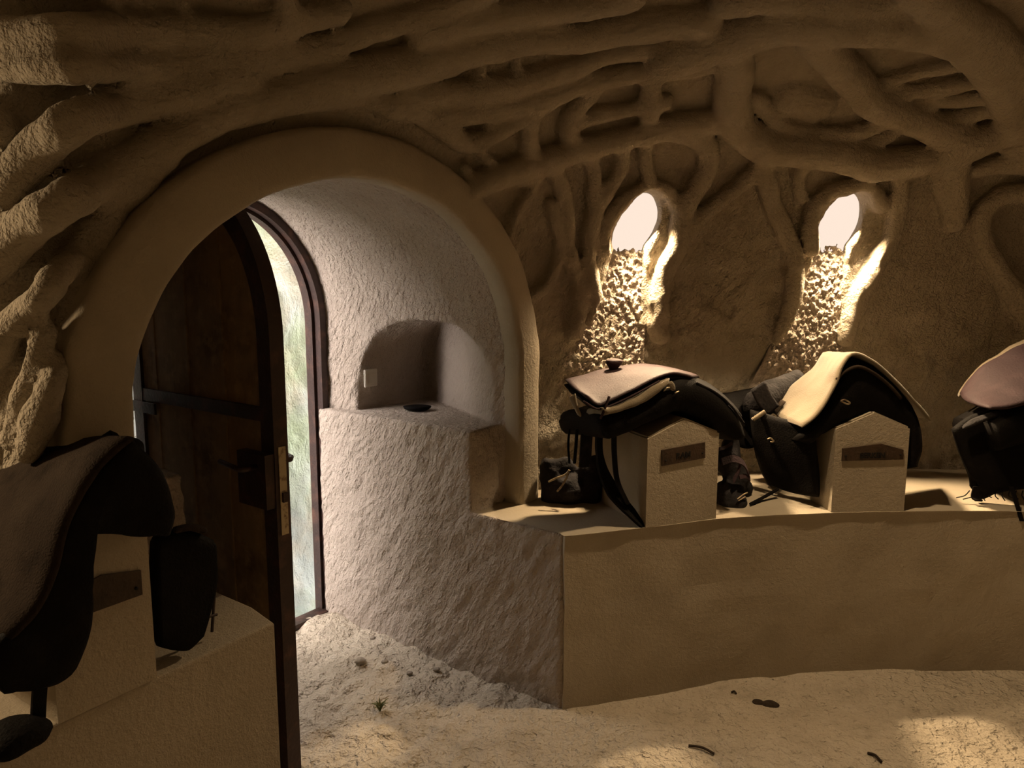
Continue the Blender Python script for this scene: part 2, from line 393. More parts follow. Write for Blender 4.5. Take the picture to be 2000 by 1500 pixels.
v, f = nets(cave, org, hh, dims)
vn = vnormals(v, f); v = roughen(v, vn); vn = vnormals(v, f)
fc = v[f].mean(1); fv = fc @ V; fu = fc @ U - U0
keep = ~((fv > 1.86) & (arch_out(fu, fc[:, 2], .075) > 0)) & (fv < 2.6)
f = f[keep]; fc = fc[keep]
_, own = cave(fc, True)
for k in range(len(ribs)):
    if (own == k).sum() < 40: own[own == k] = -1
OWN = own >= 0
is_c = fc[:, 2] > 2.14
wall = link('wall_back', submesh('wall_back', v, f[(~OWN) & ~is_c], vn), M['picked']); tag(wall, 'roughly carved pale plaster wall with lamp holes above the stone bench', kind='structure')
ceil = link('ceiling', submesh('ceiling', v, f[(~OWN) & is_c], vn), M['plaster']); tag(ceil, 'low carved cave ceiling webbed with root-like ridges', kind='structure')
for k, (r, poly) in enumerate(ribs):
    m = own == k
    if not m.any(): continue
    link('carved_rib', submesh('carved_rib', v, f[m], vn), M['plaster'], ceil if fc[m][:, 2].mean() > 2.14 else wall)
# the rest of the room, out of view, coarser
v, f = nets(cave, np.array([-2.45, -1.95, -.06]), .06, (112, 104, 49), 8)
vn = vnormals(v, f); fc = v[f].mean(1); fv = fc @ V; fu = fc @ U - U0
inside = ((fc > org+.03) & (fc < org + np.array(dims)*hh - .03)).all(1)
keep = ~inside & ~((fv > 1.6) & (arch_out(fu, fc[:, 2], .2) > 0)) & (fv < 2.6)
tag(link('wall_front', submesh('wall_front', v, f[keep], vn), M['plaster']), 'plain continuation of the carved cave wall round the room', kind='structure')
# lamp glass and light in every hole
for k, hole in enumerate(HOLES):
    c, t, n, sc = hole
    nd = -n*.97 - np.array([0, 0, .22]); nd /= np.linalg.norm(nd)
    p0 = c + n*.052 + t*.014 - np.array([0, 0, .012])
    up = np.cross(t, nd); up = up if up[2] > 0 else -up
    ring = np.array([p0 + t*.118*math.cos(q) + (up + .24*t)*.172*math.sin(q) for q in np.linspace(0, 2*math.pi, 40, endpoint=False)])
    vv = np.vstack([ring, ring - nd*.012, ring*.0 + p0 - nd*.012 - 0*ring][0:2]); nn = 40
    fl = [list(range(nn))] + [[i, (i+1) % nn, nn+(i+1) % nn, nn+i] for i in range(nn)] + [list(range(2*nn-1, nn-1, -1))]
    lo = link('wall_lamp', mesh_np('lamp_glass', vv, fl, False), M['glow'])
    tag(lo, ['glowing oval lamp in the wall hole above the plum-topped saddle', 'glowing oval lamp in the wall hole above the cream-padded saddle'][k] if k < 2 else
        ['glowing oval lamp in the wall hole beyond the last saddle on the long bench', 'glowing oval lamp in the wall hole behind the grey-brown saddle'][k-2], 'lamp', 'oval lamps in the wall holes')
    area_lamp('hole_light', p0 + nd*.03 + up*.02, (-n*.60 - np.array([0, 0, .80])) if k != 3 else (-n*.88 - np.array([0, 0, .47])), .13, .07, WATTS[k], LAMP_COL, 172 if k == 3 else 112, up=(0, 0, 1))
# unseen hanging downlight, added to light the floor and bench tops, above the picture's upper edge
CL = np.array([1.05, 2.50, 2.60])
def lathe(prof, c, n=24):
    q = np.linspace(0, 2*math.pi, n, endpoint=False); vs = [[c[0]+r*math.cos(t), c[1]+r*math.sin(t), c[2]+z] for r, z in prof for t in q]
    return np.array(vs), [(i*n+j, i*n+(j+1) % n, (i+1)*n+(j+1) % n, (i+1)*n+j) for i in range(len(prof)-1) for j in range(n)]
clo = empty('added_ceiling_lamp', CL); tag(clo, 'unseen small iron downlight added under the carved ceiling over the open floor', 'lamp')
v_, f_ = lathe([(.004, .14), (.008, .14), (.008, .10), (.030, .10), (.052, .05), (.058, -.02), (.054, -.02), (.048, .045), (.002, .06)], CL)
attach(link('lamp_shade', mesh_np('lamp_shade', v_, f_), M['iron']), clo)
v_, f_ = lathe([(.002, .03), (.022, .02), (.026, 0.0), (.018, -.012), (.001, -.016)], CL + np.array([0, 0, .03]))
attach(link('bulb', mesh_np('bulb', v_, f_), M['glow']), clo)
sp = bpy.data.lights.new('downlight', 'SPOT'); sp.energy = DOWN; sp.color = LAMP_COL; sp.spot_size = math.radians(74); sp.spot_blend = .35; sp.shadow_soft_size = .03
spo = bpy.data.objects.new('downlight', sp); COL.objects.link(spo); spo.location = CL - np.array([0, 0, .06])
# rough chutes under the two lamp holes, fine meshes
for hole in HOLES[:2]:
    c, t, n, sc = hole
    cs = np.linspace(-CH_LEN+.0, .03, 250); aa = np.linspace(-1, 1, 70)
    A_, C_ = np.meshgrid(aa, cs)
    dep = chute_depth(C_.ravel()); half = chute_half(C_.ravel())+.03
    P0 = c + np.outer(A_.ravel()*half + .17*C_.ravel() - .10*np.clip(-C_.ravel()-.2, 0, 1), t) + np.outer(dep + .03*np.clip((-C_.ravel()/CH_LEN-.75)/.25, 0, 1), n) + np.outer(C_.ravel(), [0, 0, 1.])
    st = np.stack([A_.ravel()*half, C_.ravel()*.8 + .35*A_.ravel()*half, 0*dep + c[0]], 1)
    dsp = .009*np.abs(noise3(st, .024, 41)) + .008*np.clip(noise3(st, .014, 42), -.25, 1) + .004*noise3(st, .008, 5) + .006*noise3(st, .09, 7) - .006
    P0 = P0 - np.outer(dsp*np.clip(1.2 - A_.ravel()**8, .2, 1), n)
    nu = 70; fl = [(j*nu+i, j*nu+i+1, (j+1)*nu+i+1, (j+1)*nu+i) for j in range(249) for i in range(69)]
    link('light_chute', mesh_np('light_chute', P0, fl), M['chisel'], wall)
# ------------------------------------------------------------------ arched passage to the door (built in u, v, z)
VB, UB, AB, ZB, RB = 2.72, .08, .50, 1.45, .55      # frame plane: centre, half width, spring, rise
def passage(q):
    u, v, z = q[:, 0], q[:, 1], q[:, 2]
    s = np.clip((v-1.70)/(VB-1.70), 0, 1)
    a = .78 + (AB-.78)*s; uc = -.02 + (UB+.02)*s; zs = 1.30 + (ZB-1.30)*s; b = .66 + (RB-.66)*s
    uu = u-uc; uu = np.where(uu < 0, uu*(.95 + .05*s), uu)
    d2 = np.where(z < zs, a-np.abs(uu), (1-np.sqrt((uu/a)**2 + ((z-zs)/b)**2))*np.minimum(a, b))
    lim = np.where(u > 0, 1.79, 2.08)
    A2 = np.maximum(np.minimum(d2, z-1.04), np.minimum(np.minimum(d2, z-.70), lim-v))
    A1 = np.minimum(np.minimum(.535-u, u+.50), 1.3-z)
    vb = np.where(u > 0, 1.352, 1.62)
    A4 = np.maximum(np.minimum(1.74-v, z-.70), vb-v)
    e = (np.abs((v-2.18)/.355)**2.6 + (np.clip(z-1.04, 0, None)/.43)**2.6)**(1/2.6)      # niche: barrel along u, its back slanting
    A3 = np.minimum(np.minimum((1-e)*.355, z-1.04), np.minimum((.735 + (v-1.83)*.52 - u)*.88, u))
    return np.maximum.reduce([A1, A2, A3, A4])
o2 = np.array([-1.0, 1.30, -.05]); h2 = .0115
v, f = nets(passage, o2, h2, (int(2.15/h2), int(1.46/h2), int(2.12/h2)))
f = f[:, ::-1] if False else f
vn = vnormals(v, f)
st = v.copy(); st = np.stack([v[:, 0], v[:, 1]*.82 + .57*v[:, 2], (-.57*v[:, 1] + .82*v[:, 2])*.45], 1)
low = np.clip((1.75-v[:, 2])/.5, .35, 1)
dsp = .006*np.clip(fbm(st, .034, 2, 61), -.6, .8)*low + .006*fbm(v, .2, 2, 8) + .002*noise3(v, .02, 12)
inner = (v[:, 0] > .75) & (vn[:, 0] < -.7)
dsp = np.where((np.abs(vn[:, 2]) > .8) & (v[:, 2] < 1.1) | inner, dsp*.15, dsp)
v = v + vn*dsp[:, None]; vn = vnormals(v, f)
fc = v[f].mean(1)
keep = ~((fc[:, 1] < 1.80) & (arch_out(fc[:, 0], fc[:, 2], .10) < 0) & (fc[:, 2] > .7))
keep &= ~((fc[:, 1] < 1.772) & ((fc[:, 0] > .56) | (fc[:, 0] < -.53)))
keep &= ~((fc[:, 1] < 1.95) & (fc[:, 0] < -.40) & (fc[:, 2] < .73))
keep &= fc[:, 1] < VB-.005
f = f[keep]
wp = np.stack([*(U[:, None]*(U0+v[:, 0]) + V[:, None]*v[:, 1])[:2], v[:, 2]], 1)
wn = np.stack([*(U[:, None]*vn[:, 0] + V[:, None]*vn[:, 1])[:2], vn[:, 2]], 1)
tag(link('wall_passage', submesh('wall_passage', wp, f, wn), M['chisel']), 'pick-marked vaulted passage walls leading to the open door, with arched niche', kind='structure')

# smooth plaster band round the arch
def arch_curve(g, n):
    a, b = .78+g, .66+g; pts = [(-.02-a, .66), (-.02-a, .9), (-.02-a, 1.15)]
    pts += [(-.02 - a*math.cos(q), 1.30 + b*math.sin(q)) for q in np.linspace(.06, math.pi-.06, 40)]
    pts += [(-.02+a, 1.15), (-.02+a, .9), (-.02+a, .66)]
    return crom(np.array([((u+.02)/.95-.02 if u < -.02 else u, z) for u, z in pts]), n)
NA = 160
sect = [(.02, 1.83), (-.018, 1.77), (-.020, 1.706), (-.012, 1.693), (.004, 1.688), (.06, 1.686), (.105, 1.688), (.118, 1.694), (.124, 1.706), (.124, 1.90)]
vv = []
for g, vz in sect:
    for (u, z) in arch_curve(g, NA): vv.append(loc(u, vz, z))
vv = np.array(vv); vv += .004*np.stack([fbm(vv, .12, 2, 3+k) for k in range(3)], 1)
fl = [(j*NA+i, (j+1)*NA+i, (j+1)*NA+i+1, j*NA+i+1) for j in range(len(sect)-1) for i in range(NA-1)]
tag(link('trim_1', mesh_np('trim_1', vv, fl), M['smooth']), 'smooth raised plaster band framing the big arch', kind='structure')

# ------------------------------------------------------------------ floor
gx = np.concatenate([np.arange(-2.6, -1.8, .2), np.arange(-1.8, 2.6, .022), np.arange(2.6, 4.4, .2)]); gy = np.concatenate([np.arange(-2.2, 1.4, .2), np.arange(1.4, 3.6, .022), np.arange(3.6, 4.0, .1)])
X, Y = np.meshgrid(gx, gy); P = np.stack([X.ravel(), Y.ravel(), 0*X.ravel()], 1)
u = P @ U - U0; vq = P @ V
edge = np.clip((vq-1.2)/.6, 0, 1)*np.clip(1.2-np.abs(u), 0, 1)
st = P.copy(); st[:, 0] = P @ U*.4; st[:, 1] = P @ V
P[:, 2] = .006*fbm(P, .22, 3, 5) + (.25+edge)*.014*np.abs(fbm(P, .08, 3, 15)) + edge*.016*fbm(st, .06, 2, 25) + .03*np.clip((vq-1.7)/.9, 0, 1)*np.clip(u+.2, 0, .7)
P_floor = P.copy(); n1 = len(gx); fl = np.array([(j*n1+i, j*n1+i+1, (j+1)*n1+i+1, (j+1)*n1+i) for j in range(len(gy)-1) for i in range(n1-1)])
fcx = P[fl].mean(1); fl = fl[(fcx @ V) < VB+.02]
tag(link('floor', mesh_np('floor', P, fl), M['floor']), 'uneven trodden floor of pale grit', kind='structure')

# ------------------------------------------------------------------ rock mass round the room and the court outside (keeps the daylight to the door)
def facade():
    bm = bmesh.new()
    def quad(*p): bm.faces.new([bm.verts.new(q) for q in p])
    z0, z1, v1 = -.3, 3.3, VB+.01
    arc = [(UB-AB, 0.0)] + [(UB - AB*math.cos(q), ZB + RB*math.sin(q)) for q in np.linspace(0, math.pi, 25)] + [(UB+AB, 0.0)]
    for (a, za), (b, zb) in zip(arc[:-1], arc[1:]): quad(loc(a, v1, za), loc(b, v1, zb), loc(b, v1, z1), loc(a, v1, z1)) if abs(a-b) > 1e-6 else None
    quad(loc(-7, v1, z0), loc(UB-AB, v1, z0), loc(UB-AB, v1, z1), loc(-7, v1, z1)); quad(loc(UB+AB, v1, z0), loc(6, v1, z0), loc(6, v1, z1), loc(UB+AB, v1, z1))
    quad(loc(UB-AB, v1, z0-.2), loc(UB+AB, v1, z0-.2), loc(UB+AB, v1, 0), loc(UB-AB, v1, 0))
    quad(loc(-7, -6, z1), loc(6, -6, z1), loc(6, v1, z1), loc(-7, v1, z1)); quad(loc(-7, -6, z0), loc(6, -6, z0), loc(6, v1, z0), loc(-7, v1, z0))
    quad(loc(-7, -6, z0), loc(6, -6, z0), loc(6, -6, z1), loc(-7, -6, z1)); quad(loc(-7, -6, z0), loc(-7, v1, z0), loc(-7, v1, z1), loc(-7, -6, z1)); quad(loc(6, -6, z0), loc(6, v1, z0), loc(6, v1, z1), loc(6, -6, z1))
    me = bpy.data.meshes.new('wall_facade'); bm.to_mesh(me); bm.free(); return me
tag(link('wall_facade', facade(), M['plaster']), 'rock mass enclosing the cave room behind its outer face', kind='structure')
gu = np.arange(-1.4, 2.2, .03); gz = np.arange(-.45, 2.3, .03)
A_, B_ = np.meshgrid(gu, gz); P = np.array([loc(a, 3.38 + .06*(a-.5)**2, b) for a, b in zip(A_.ravel(), B_.ravel())])
P -= np.outer(.03*fbm(P, .3, 3, 4) + .012*fbm(P*np.array([1, 1, .6]), .06, 2, 6), V)
n1 = len(gu); fl = [(j*n1+i, j*n1+i+1, (j+1)*n1+i+1, (j+1)*n1+i) for j in range(len(gz)-1) for i in range(n1-1)]
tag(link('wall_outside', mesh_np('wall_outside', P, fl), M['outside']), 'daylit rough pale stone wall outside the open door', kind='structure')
gu = np.arange(-1.6, 2.4, .05); gv = np.arange(VB+.02, 3.6, .05)
A_, B_ = np.meshgrid(gu, gv); P = np.array([loc(a, b, -.36) for a, b in zip(A_.ravel(), B_.ravel())]); P[:, 2] += .015*fbm(P, .2, 2, 8)
n1 = len(gu); fl = [(j*n1+i, j*n1+i+1, (j+1)*n1+i+1, (j+1)*n1+i) for j in range(len(gv)-1) for i in range(n1-1)]
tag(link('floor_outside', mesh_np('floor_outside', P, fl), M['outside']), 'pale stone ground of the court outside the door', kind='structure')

# ------------------------------------------------------------------ masonry benches
def prism(outline, z0, z1, r=.012, dens=.05):
    """solid of a plan outline with softened top edge"""
    o = np.asarray(outline, float); k = len(o)
    e = np.roll(o, -1, 0)-o; nrm = np.stack([e[:, 1], -e[:, 0]], 1); nrm /= np.linalg.norm(nrm, axis=1, keepdims=True)
    vn_ = nrm + np.roll(nrm, 1, 0); vn_ /= np.maximum(.4, np.linalg.norm(vn_, axis=1, keepdims=True))
    ctr = o.mean(0); sgn = 1.0 if ((o-ctr)*vn_).sum() > 0 else -1.0
    rings = []; zs = list(np.linspace(z0, z1-r, 12))
    for z in zs: rings.append(np.column_stack([o, np.full(k, z)]))
    for q in (30, 60, 90):
        a = math.radians(q); rings.append(np.column_stack([o - sgn*vn_*r*(1-math.cos(a)), np.full(k, z1-r+r*math.sin(a))]))
    v_ = np.vstack(rings); n_ = len(rings)
    fl_ = [(j*k+i, j*k+(i+1) % k, (j+1)*k+(i+1) % k, (j+1)*k+i) for j in range(n_-1) for i in range(k)] + [list(range((n_-1)*k, n_*k))]
    return v_, fl_
front = crom(np.array([(.196, 2.553), (.35, 2.60), (.52, 2.652), (.81, 2.752), (1.05, 2.80), (1.3, 2.83), (1.6, 2.847), (2.1, 2.846), (2.6, 2.74), (3.1, 2.4), (3.4, 1.9)]), 110)
back = [(3.95, 2.0), (3.6, 2.95), (2.9, 3.55), (2.06, 3.7), (1.2, 3.6), (.5, 3.45), (.0, 3.3)] ; e1 = loc(.555, 1.84, 0)[:2]
endp = [loc(.552, t, 0)[:2] for t in np.linspace(1.84, 1.366, 8)]
bv, bf = prism(np.vstack([front, back, endp]), -.03, .70, .008)
bv[:, :2] += .004*np.stack([fbm(bv, .15, 2, 1), fbm(bv, .15, 2, 2)], 1)
bench = link('stone_bench', mesh_np('stone_bench', bv, bf, False), M['smooth'])
tag(bench, 'long curved plastered masonry bench under the oval lamp holes', 'bench')
lf = [(-.65, 1.855), (-.74, 1.716), (-.833, 1.573), (-.95, 1.393), (-1.05, 1.239), (-1.2, 1.0), (-1.36, .7), (-1.45, .3), (-1.45, -.4)]
lo = np.vstack([[loc(-.505, 2.1, 0)[:2]], [loc(-.503, 1.75, 0)[:2]], lf, [(-2.3, -.5), (-2.45, .7), (-2.4, 1.2), (-1.8, 1.9), (-1.15, 2.0)]])
bv, bf = prism(lo, -.03, .70, .008)
bench2 = link('stone_bench', mesh_np('stone_bench', bv, bf, False), M['smooth'])
tag(bench2, 'plastered masonry bench beside the door leaf, carrying the grey-brown saddle', 'bench')

# ------------------------------------------------------------------ door
def arch_bar(a, b, zs, uc, w, v0, v1, base=True, n=36):
    """bar following a pointed-round arch; inner edge w inside"""
    def curve(off):
        a2, b2 = a-off, b-off
        return [(uc-a2, off if base else 0.0)] + [(uc-a2, z) for z in (.5, 1.0)] + [(uc - a2*math.cos(q), zs + b2*math.sin(q)) for q in np.linspace(0, math.pi, n)] + [(uc+a2, z) for z in (1.0, .5)] + [(uc+a2, off if base else 0.0)]
    return curve(0), curve(w)
def bar_mesh(name, co, ci, v0, v1, closed):
    k = len(co); vs = []
    for (u, z) in co: vs += [loc(u, v0, z), loc(u, v1, z)]
    for (u, z) in ci: vs += [loc(u, v0, z), loc(u, v1, z)]
    fl_ = []; o = 2*k
    for i in range(k if closed else k-1):
        j = (i+1) % k
        fl_ += [(2*i, 2*j, 2*j+1, 2*i+1), (o+2*i, o+2*i+1, o+2*j+1, o+2*j), (2*i, o+2*i, o+2*j, 2*j), (2*i+1, 2*j+1, o+2*j+1, o+2*i+1)]
    return mesh_np(name, np.array(vs), fl_, False)
door = empty('door_1', loc(UB, VB, 0)); tag(door, 'dark pointed iron-framed wooden door standing open into the room', kind='structure')
co, ci = arch_bar(AB-.002, RB-.002, ZB, UB, .034, 0, 0)
attach(link('door_frame', bar_mesh('door_frame', co, ci, VB-.02, VB+.05, True), M['iron']), door)
co, ci = arch_bar(AB-.034, RB-.034, ZB, UB, .018, 0, 0)
co[0] = (co[0][0], .05); co[-1] = (co[-1][0], .05)
attach(link('door_stop', bar_mesh('door_stop', co, ci, VB+.02, VB+.07, False), M['iron']), door)
# leaf: swung about the hinge; s runs from hinge to free edge, h across its thickness
HG = np.array([UB-AB+.117, VB-.01]); FE = np.array([-.31, 1.85]); LW = np.linalg.norm(FE-HG); LD = (FE-HG)/LW; LN = np.array([-LD[1], LD[0]])
if LN[0] > 0: LN = -LN              # towards the bench on the left
def lp(s, h, z): q = HG + LD*s + LN*h; return loc(q[0], q[1], z)
def leaf_top(s, a=LW/2, off=0.0):
    x = np.clip(np.abs(s-LW/2)/(a), 0, 1); return 1.45 + (.50-off)*np.sqrt(1-x*x)
def slab(name, pts, h0, h1, m, parent=door):
    """flat piece of the leaf: outline in (s, z)"""
    k = len(pts); vs = [lp(s, h0, z) for s, z in pts] + [lp(s, h1, z) for s, z in pts]
    fl_ = [list(range(k)), list(range(2*k-1, k-1, -1))] + [(i, k+i, k+(i+1) % k, (i+1) % k) for i in range(k)]
    o = link(name, mesh_np(name, np.array(vs), fl_, False), m); attach(o, door)
    if parent is not door: o.parent = parent; o.matrix_parent_inverse = Matrix.Identity(4)
    return o
npl = 7; ed = np.linspace(.05, LW-.05, npl+1)
for i in range(npl):
    a, b = ed[i]+.002, ed[i+1]-.002
    top = [(s, leaf_top(s, LW/2-.02, .05)) for s in np.linspace(b, a, 6)]
    slab('plank', [(a, .07), (b, .07)] + top, -.012+.002*(i % 2), .014 - .003*(i % 2), M['wood'])
# outer stile following the arch, both sides
for nm, h0, h1 in (('iron_edge', -.024, .026),):
    so = [(0, .03)] + [(LW/2 - LW/2*math.cos(q), 1.45 + .50*math.sin(q)) for q in np.linspace(0, math.pi, 36)] + [(LW, .03)]
    si = [(.065, .09)] + [(LW/2 - (LW/2-.065)*math.cos(q), 1.45 + (.435)*math.sin(q)) for q in np.linspace(0, math.pi, 36)] + [(LW-.065, .09)]
    k = len(so); vs = []
    for s, z in so: vs += [lp(s, h0, z), lp(s, h1, z)]
    for s, z in si: vs += [lp(s, h0, z), lp(s, h1, z)]
    fl_ = []; o_ = 2*k
    for i in range(k):
        j = (i+1) % k
        fl_ += [(2*i, 2*j, 2*j+1, 2*i+1), (o_+2*i, o_+2*i+1, o_+2*j+1, o_+2*j), (2*i, o_+2*i, o_+2*j, 2*j), (2*i+1, 2*j+1, o_+2*j+1, o_+2*i+1)]
    attach(link('leaf_edge', mesh_np('leaf_edge', np.array(vs), fl_, False), M['iron']), door)
slab('rail', [(.05, 1.195), (LW-.05, 1.195), (LW-.05, 1.24), (.05, 1.24)], -.022, .024, M['iron'])
slab('rail', [(.05, .07), (LW-.05, .07), (LW-.05, .13), (.05, .13)], -.022, .024, M['iron'])
for z in (.35, 1.15):
    slab('hinge', [(-.03, z), (.16, z), (.16, z+.04), (-.03, z+.04)], .024, .032, M['iron'])
# lock: case on the inner face, faceplate on the edge, lever on both sides
slab('lock_case', [(LW-.15, .93), (LW-.004, .93), (LW-.004, 1.10), (LW-.15, 1.10)], .024, .058, M['iron'])
slab('lock_plate', [(LW-.003, .84), (LW+.004, .84), (LW+.004, 1.12), (LW-.003, 1.12)], -.012, .014, M['steel'])
slab('latch', [(LW, .945), (LW+.012, .945), (LW+.012, .975), (LW, .975)], -.008, .008, M['iron'])
def tube(pts, r, n=8, cap=True):
    """tube through 3D points; r a number or one per point"""
    p = np.asarray(pts, float); k = len(p); rr = np.full(k, r) if np.isscalar(r) else np.asarray(r, float)
    tn = np.gradient(p, axis=0); tn /= np.linalg.norm(tn, axis=1, keepdims=True)+1e-12
    a = np.array([0, 0, 1.]) if abs(tn[0][2]) < .9 else np.array([1., 0, 0])
    vs = []
    for i in range(k):
        x = np.cross(a, tn[i]); x /= np.linalg.norm(x)+1e-12; y = np.cross(tn[i], x); a = y
        for q in range(n): vs.append(p[i] + rr[i]*(x*math.cos(2*math.pi*q/n) + y*math.sin(2*math.pi*q/n)))
    fl_ = [(i*n+q, i*n+(q+1) % n, (i+1)*n+(q+1) % n, (i+1)*n+q) for i in range(k-1) for q in range(n)]
    if cap: fl_ += [list(range(n-1, -1, -1)), list(range((k-1)*n, k*n))]
    return np.array(vs), fl_
for sg in (1, -1):
    h0 = .058 if sg > 0 else -.024
    v_, f_ = tube([lp(LW-.05, h0, 1.06), lp(LW-.05, h0+sg*.045, 1.06), lp(LW-.06, h0+sg*.055, 1.062), lp(LW-.15, h0+sg*.06, 1.075)], [.009, .009, .009, .008])
    attach(link('handle', mesh_np('handle', v_, f_), M['iron']), door)
# ------------------------------------------------------------------ saddle racks and saddles
Zv = np.array([0, 0, 1.])
class Rack:
    def __init__(s, fl, fr, h=.35, peak=.415):
        s.fl = np.array([*fl, .70]); d = np.array([fr[0]-fl[0], fr[1]-fl[1], 0]); s.w = np.linalg.norm(d); s.a = d/s.w
        s.b = np.array([-s.a[1], s.a[0], 0]); s.h, s.peak = h, peak
    def at(s, a, b, z): return s.fl + s.a*a + s.b*b + np.array([0, 0, z])
    def px(s, x, y, b): return hit(x, y, s.fl + s.b*b, s.b)
def blocks(s, label, depth=.56):
    prof = [(0, 0), (s.w, 0), (s.w, s.h), (s.w/2, s.peak), (0, s.h)]
    bm = bmesh.new()
    lo = [bm.verts.new(s.at(a, -.004, z)) for a, z in prof]; hi = [bm.verts.new(s.at(a, depth, z)) for a, z in prof]
    bm.faces.new(lo); bm.faces.new(hi[::-1])
    for i in range(5): bm.faces.new((lo[i], hi[i], hi[(i+1) % 5], lo[(i+1) % 5]))
    bmesh.ops.recalc_face_normals(bm, faces=bm.faces)
    bmesh.ops.bevel(bm, geom=[e for e in bm.edges if all(v.co.z > .72 for v in e.verts)], offset=.006, segments=2, affect='EDGES')
    me = bpy.data.meshes.new('saddle_rack'); bm.to_mesh(me); bm.free()
    o = link('saddle_rack', me, M['smooth']); tag(o, label, 'saddle rack', 'gabled plaster saddle racks on the benches'); return o
def board(s, pts, rack, word=None, size=.03, rot=0.0, mid=None):
    """name board on the rack's front: outline in (a, z)"""
    k = len(pts); vs = [s.at(a, -.010, z) for a, z in pts] + [s.at(a, -.003, z) for a, z in pts]
    o = link('name_board', mesh_np('name_board', np.array(vs), [list(range(k)), list(range(2*k-1, k-1, -1))] + [(i, k+i, k+(i+1) % k, (i+1) % k) for i in range(k)], False), M['plate'], rack)
    o['label'] = 'dark wooden name board'
    for pa, pz in (((pts[0][0]+.014), pts[0][1]+.012), ((pts[1][0]-.014), pts[1][1]+.012)):
        v_, f_ = tube([s.at(pa, -.009, pz+.008), s.at(pa, -.013, pz+.008)], .004); link('screw', mesh_np('screw', v_, f_), M['ink'], o)
    if word:
        cu = bpy.data.curves.new('lettering', 'FONT'); cu.body = word; cu.size = size; cu.align_x = 'CENTER'; cu.align_y = 'CENTER'; cu.extrude = .0012; cu.offset = .0012
        t = bpy.data.objects.new('lettering_tmp', cu); COL.objects.link(t)
        bpy.context.view_layer.update()
        me = bpy.data.meshes.new_from_object(t.evaluated_get(bpy.context.evaluated_depsgraph_get())); bpy.data.objects.remove(t)
        cx, cz = mid; ca, sa = math.cos(rot), math.sin(rot)
        for v_ in me.vertices:
            a = cx + v_.co.x*ca - v_.co.y*sa; z = cz + v_.co.x*sa + v_.co.y*ca
            v_.co = s.at(a, -.0106 - v_.co.z, z)
        me.materials.clear(); t = link('lettering', me, M['ink'], o)
    return o
def sheet(name, rows, th, m, n=34, k=18, rnd=None):
    """thick draped sheet through rows of 3D points"""
    R_ = np.array([crom(np.array(r), n) for r in rows]); G = np.array([crom(R_[:, i], k) for i in range(n)]).transpose(1, 0, 2)
    du = np.gradient(G, axis=1); dv = np.gradient(G, axis=0); nn = np.cross(du, dv); nn /= np.linalg.norm(nn, axis=2, keepdims=True)+1e-12
    if nn[..., 2].mean() < 0: nn = -nn
    fal = np.ones((k, n)); 
    fal[[0, -1], :] *= .45; fal[:, [0, -1]] *= .45
    G = G + nn*(.0025*fbm(G.reshape(-1, 3), .07, 2, 7)).reshape(k, n, 1)
    top = G + nn*(th/2*fal[..., None]); bot = G - nn*(th/2*fal[..., None])
    vs = np.vstack([top.reshape(-1, 3), bot.reshape(-1, 3)]); o = k*n; fl_ = []
    for j in range(k-1):
        for i in range(n-1):
            q = (j*n+i, j*n+i+1, (j+1)*n+i+1, (j+1)*n+i); fl_ += [q, tuple(o+t for t in q[::-1])]
    per = [i for i in range(n)] + [j*n+n-1 for j in range(1, k)] + [(k-1)*n+i for i in range(n-2, -1, -1)] + [j*n for j in range(k-2, 0, -1)]
    for i in range(len(per)): a, b = per[i], per[(i+1) % len(per)]; fl_.append((a, o+a, o+b, b))
    me = mesh_np(name, vs, fl_); bm = bmesh.new(); bm.from_mesh(me); bmesh.ops.recalc_face_normals(bm, faces=bm.faces); bm.to_mesh(me); bm.free()
    return link(name, me, m)
def lens(name, rows, m, n=40, k=20):
    """closed loft: rows run round the section, points run along the arch"""
    R_ = np.array([crom(np.array(r), n) for r in rows]); G = np.array([crom(R_[:, i], k, True) for i in range(n)])
    vs = G.reshape(-1, 3) + .003*np.stack([fbm(G.reshape(-1, 3), .06, 2, 4+q) for q in range(3)], 1)
    fl_ = [(i*k+j, i*k+(j+1) % k, (i+1)*k+(j+1) % k, (i+1)*k+j) for i in range(n-1) for j in range(k)] + [list(range(k)), list(range((n-1)*k, n*k))[::-1]]
    me = mesh_np(name, vs, fl_); bm = bmesh.new(); bm.from_mesh(me); bmesh.ops.recalc_face_normals(bm, faces=bm.faces); bm.to_mesh(me); bm.free()
    return link(name, me, m)
def blob(name, balls, m, seed=0, h=.011, k=.03, amp=.010):
    """soft lumpy body out of ellipsoids (centre, radii)"""
    C_ = np.array([b[0] for b in balls]); R_ = np.array([b[1] for b in balls])
    lo = (C_-R_).min(0)-.04; hi = (C_+R_).max(0)+.04
    def F(p):
        d = np.full(len(p), 9.0)
        for c, r in zip(C_, R_):
            q = (p-c)/r; d = smin(d, (np.linalg.norm(q, axis=1)-1)*r.min(), k)
        return d + amp*fbm(p, .05, 2, seed)
    v_, f_ = nets(F, lo, h, tuple(int(t) for t in (hi-lo)/h), 8); return link(name, submesh(name, v_, f_, vnormals(v_, f_)), m)
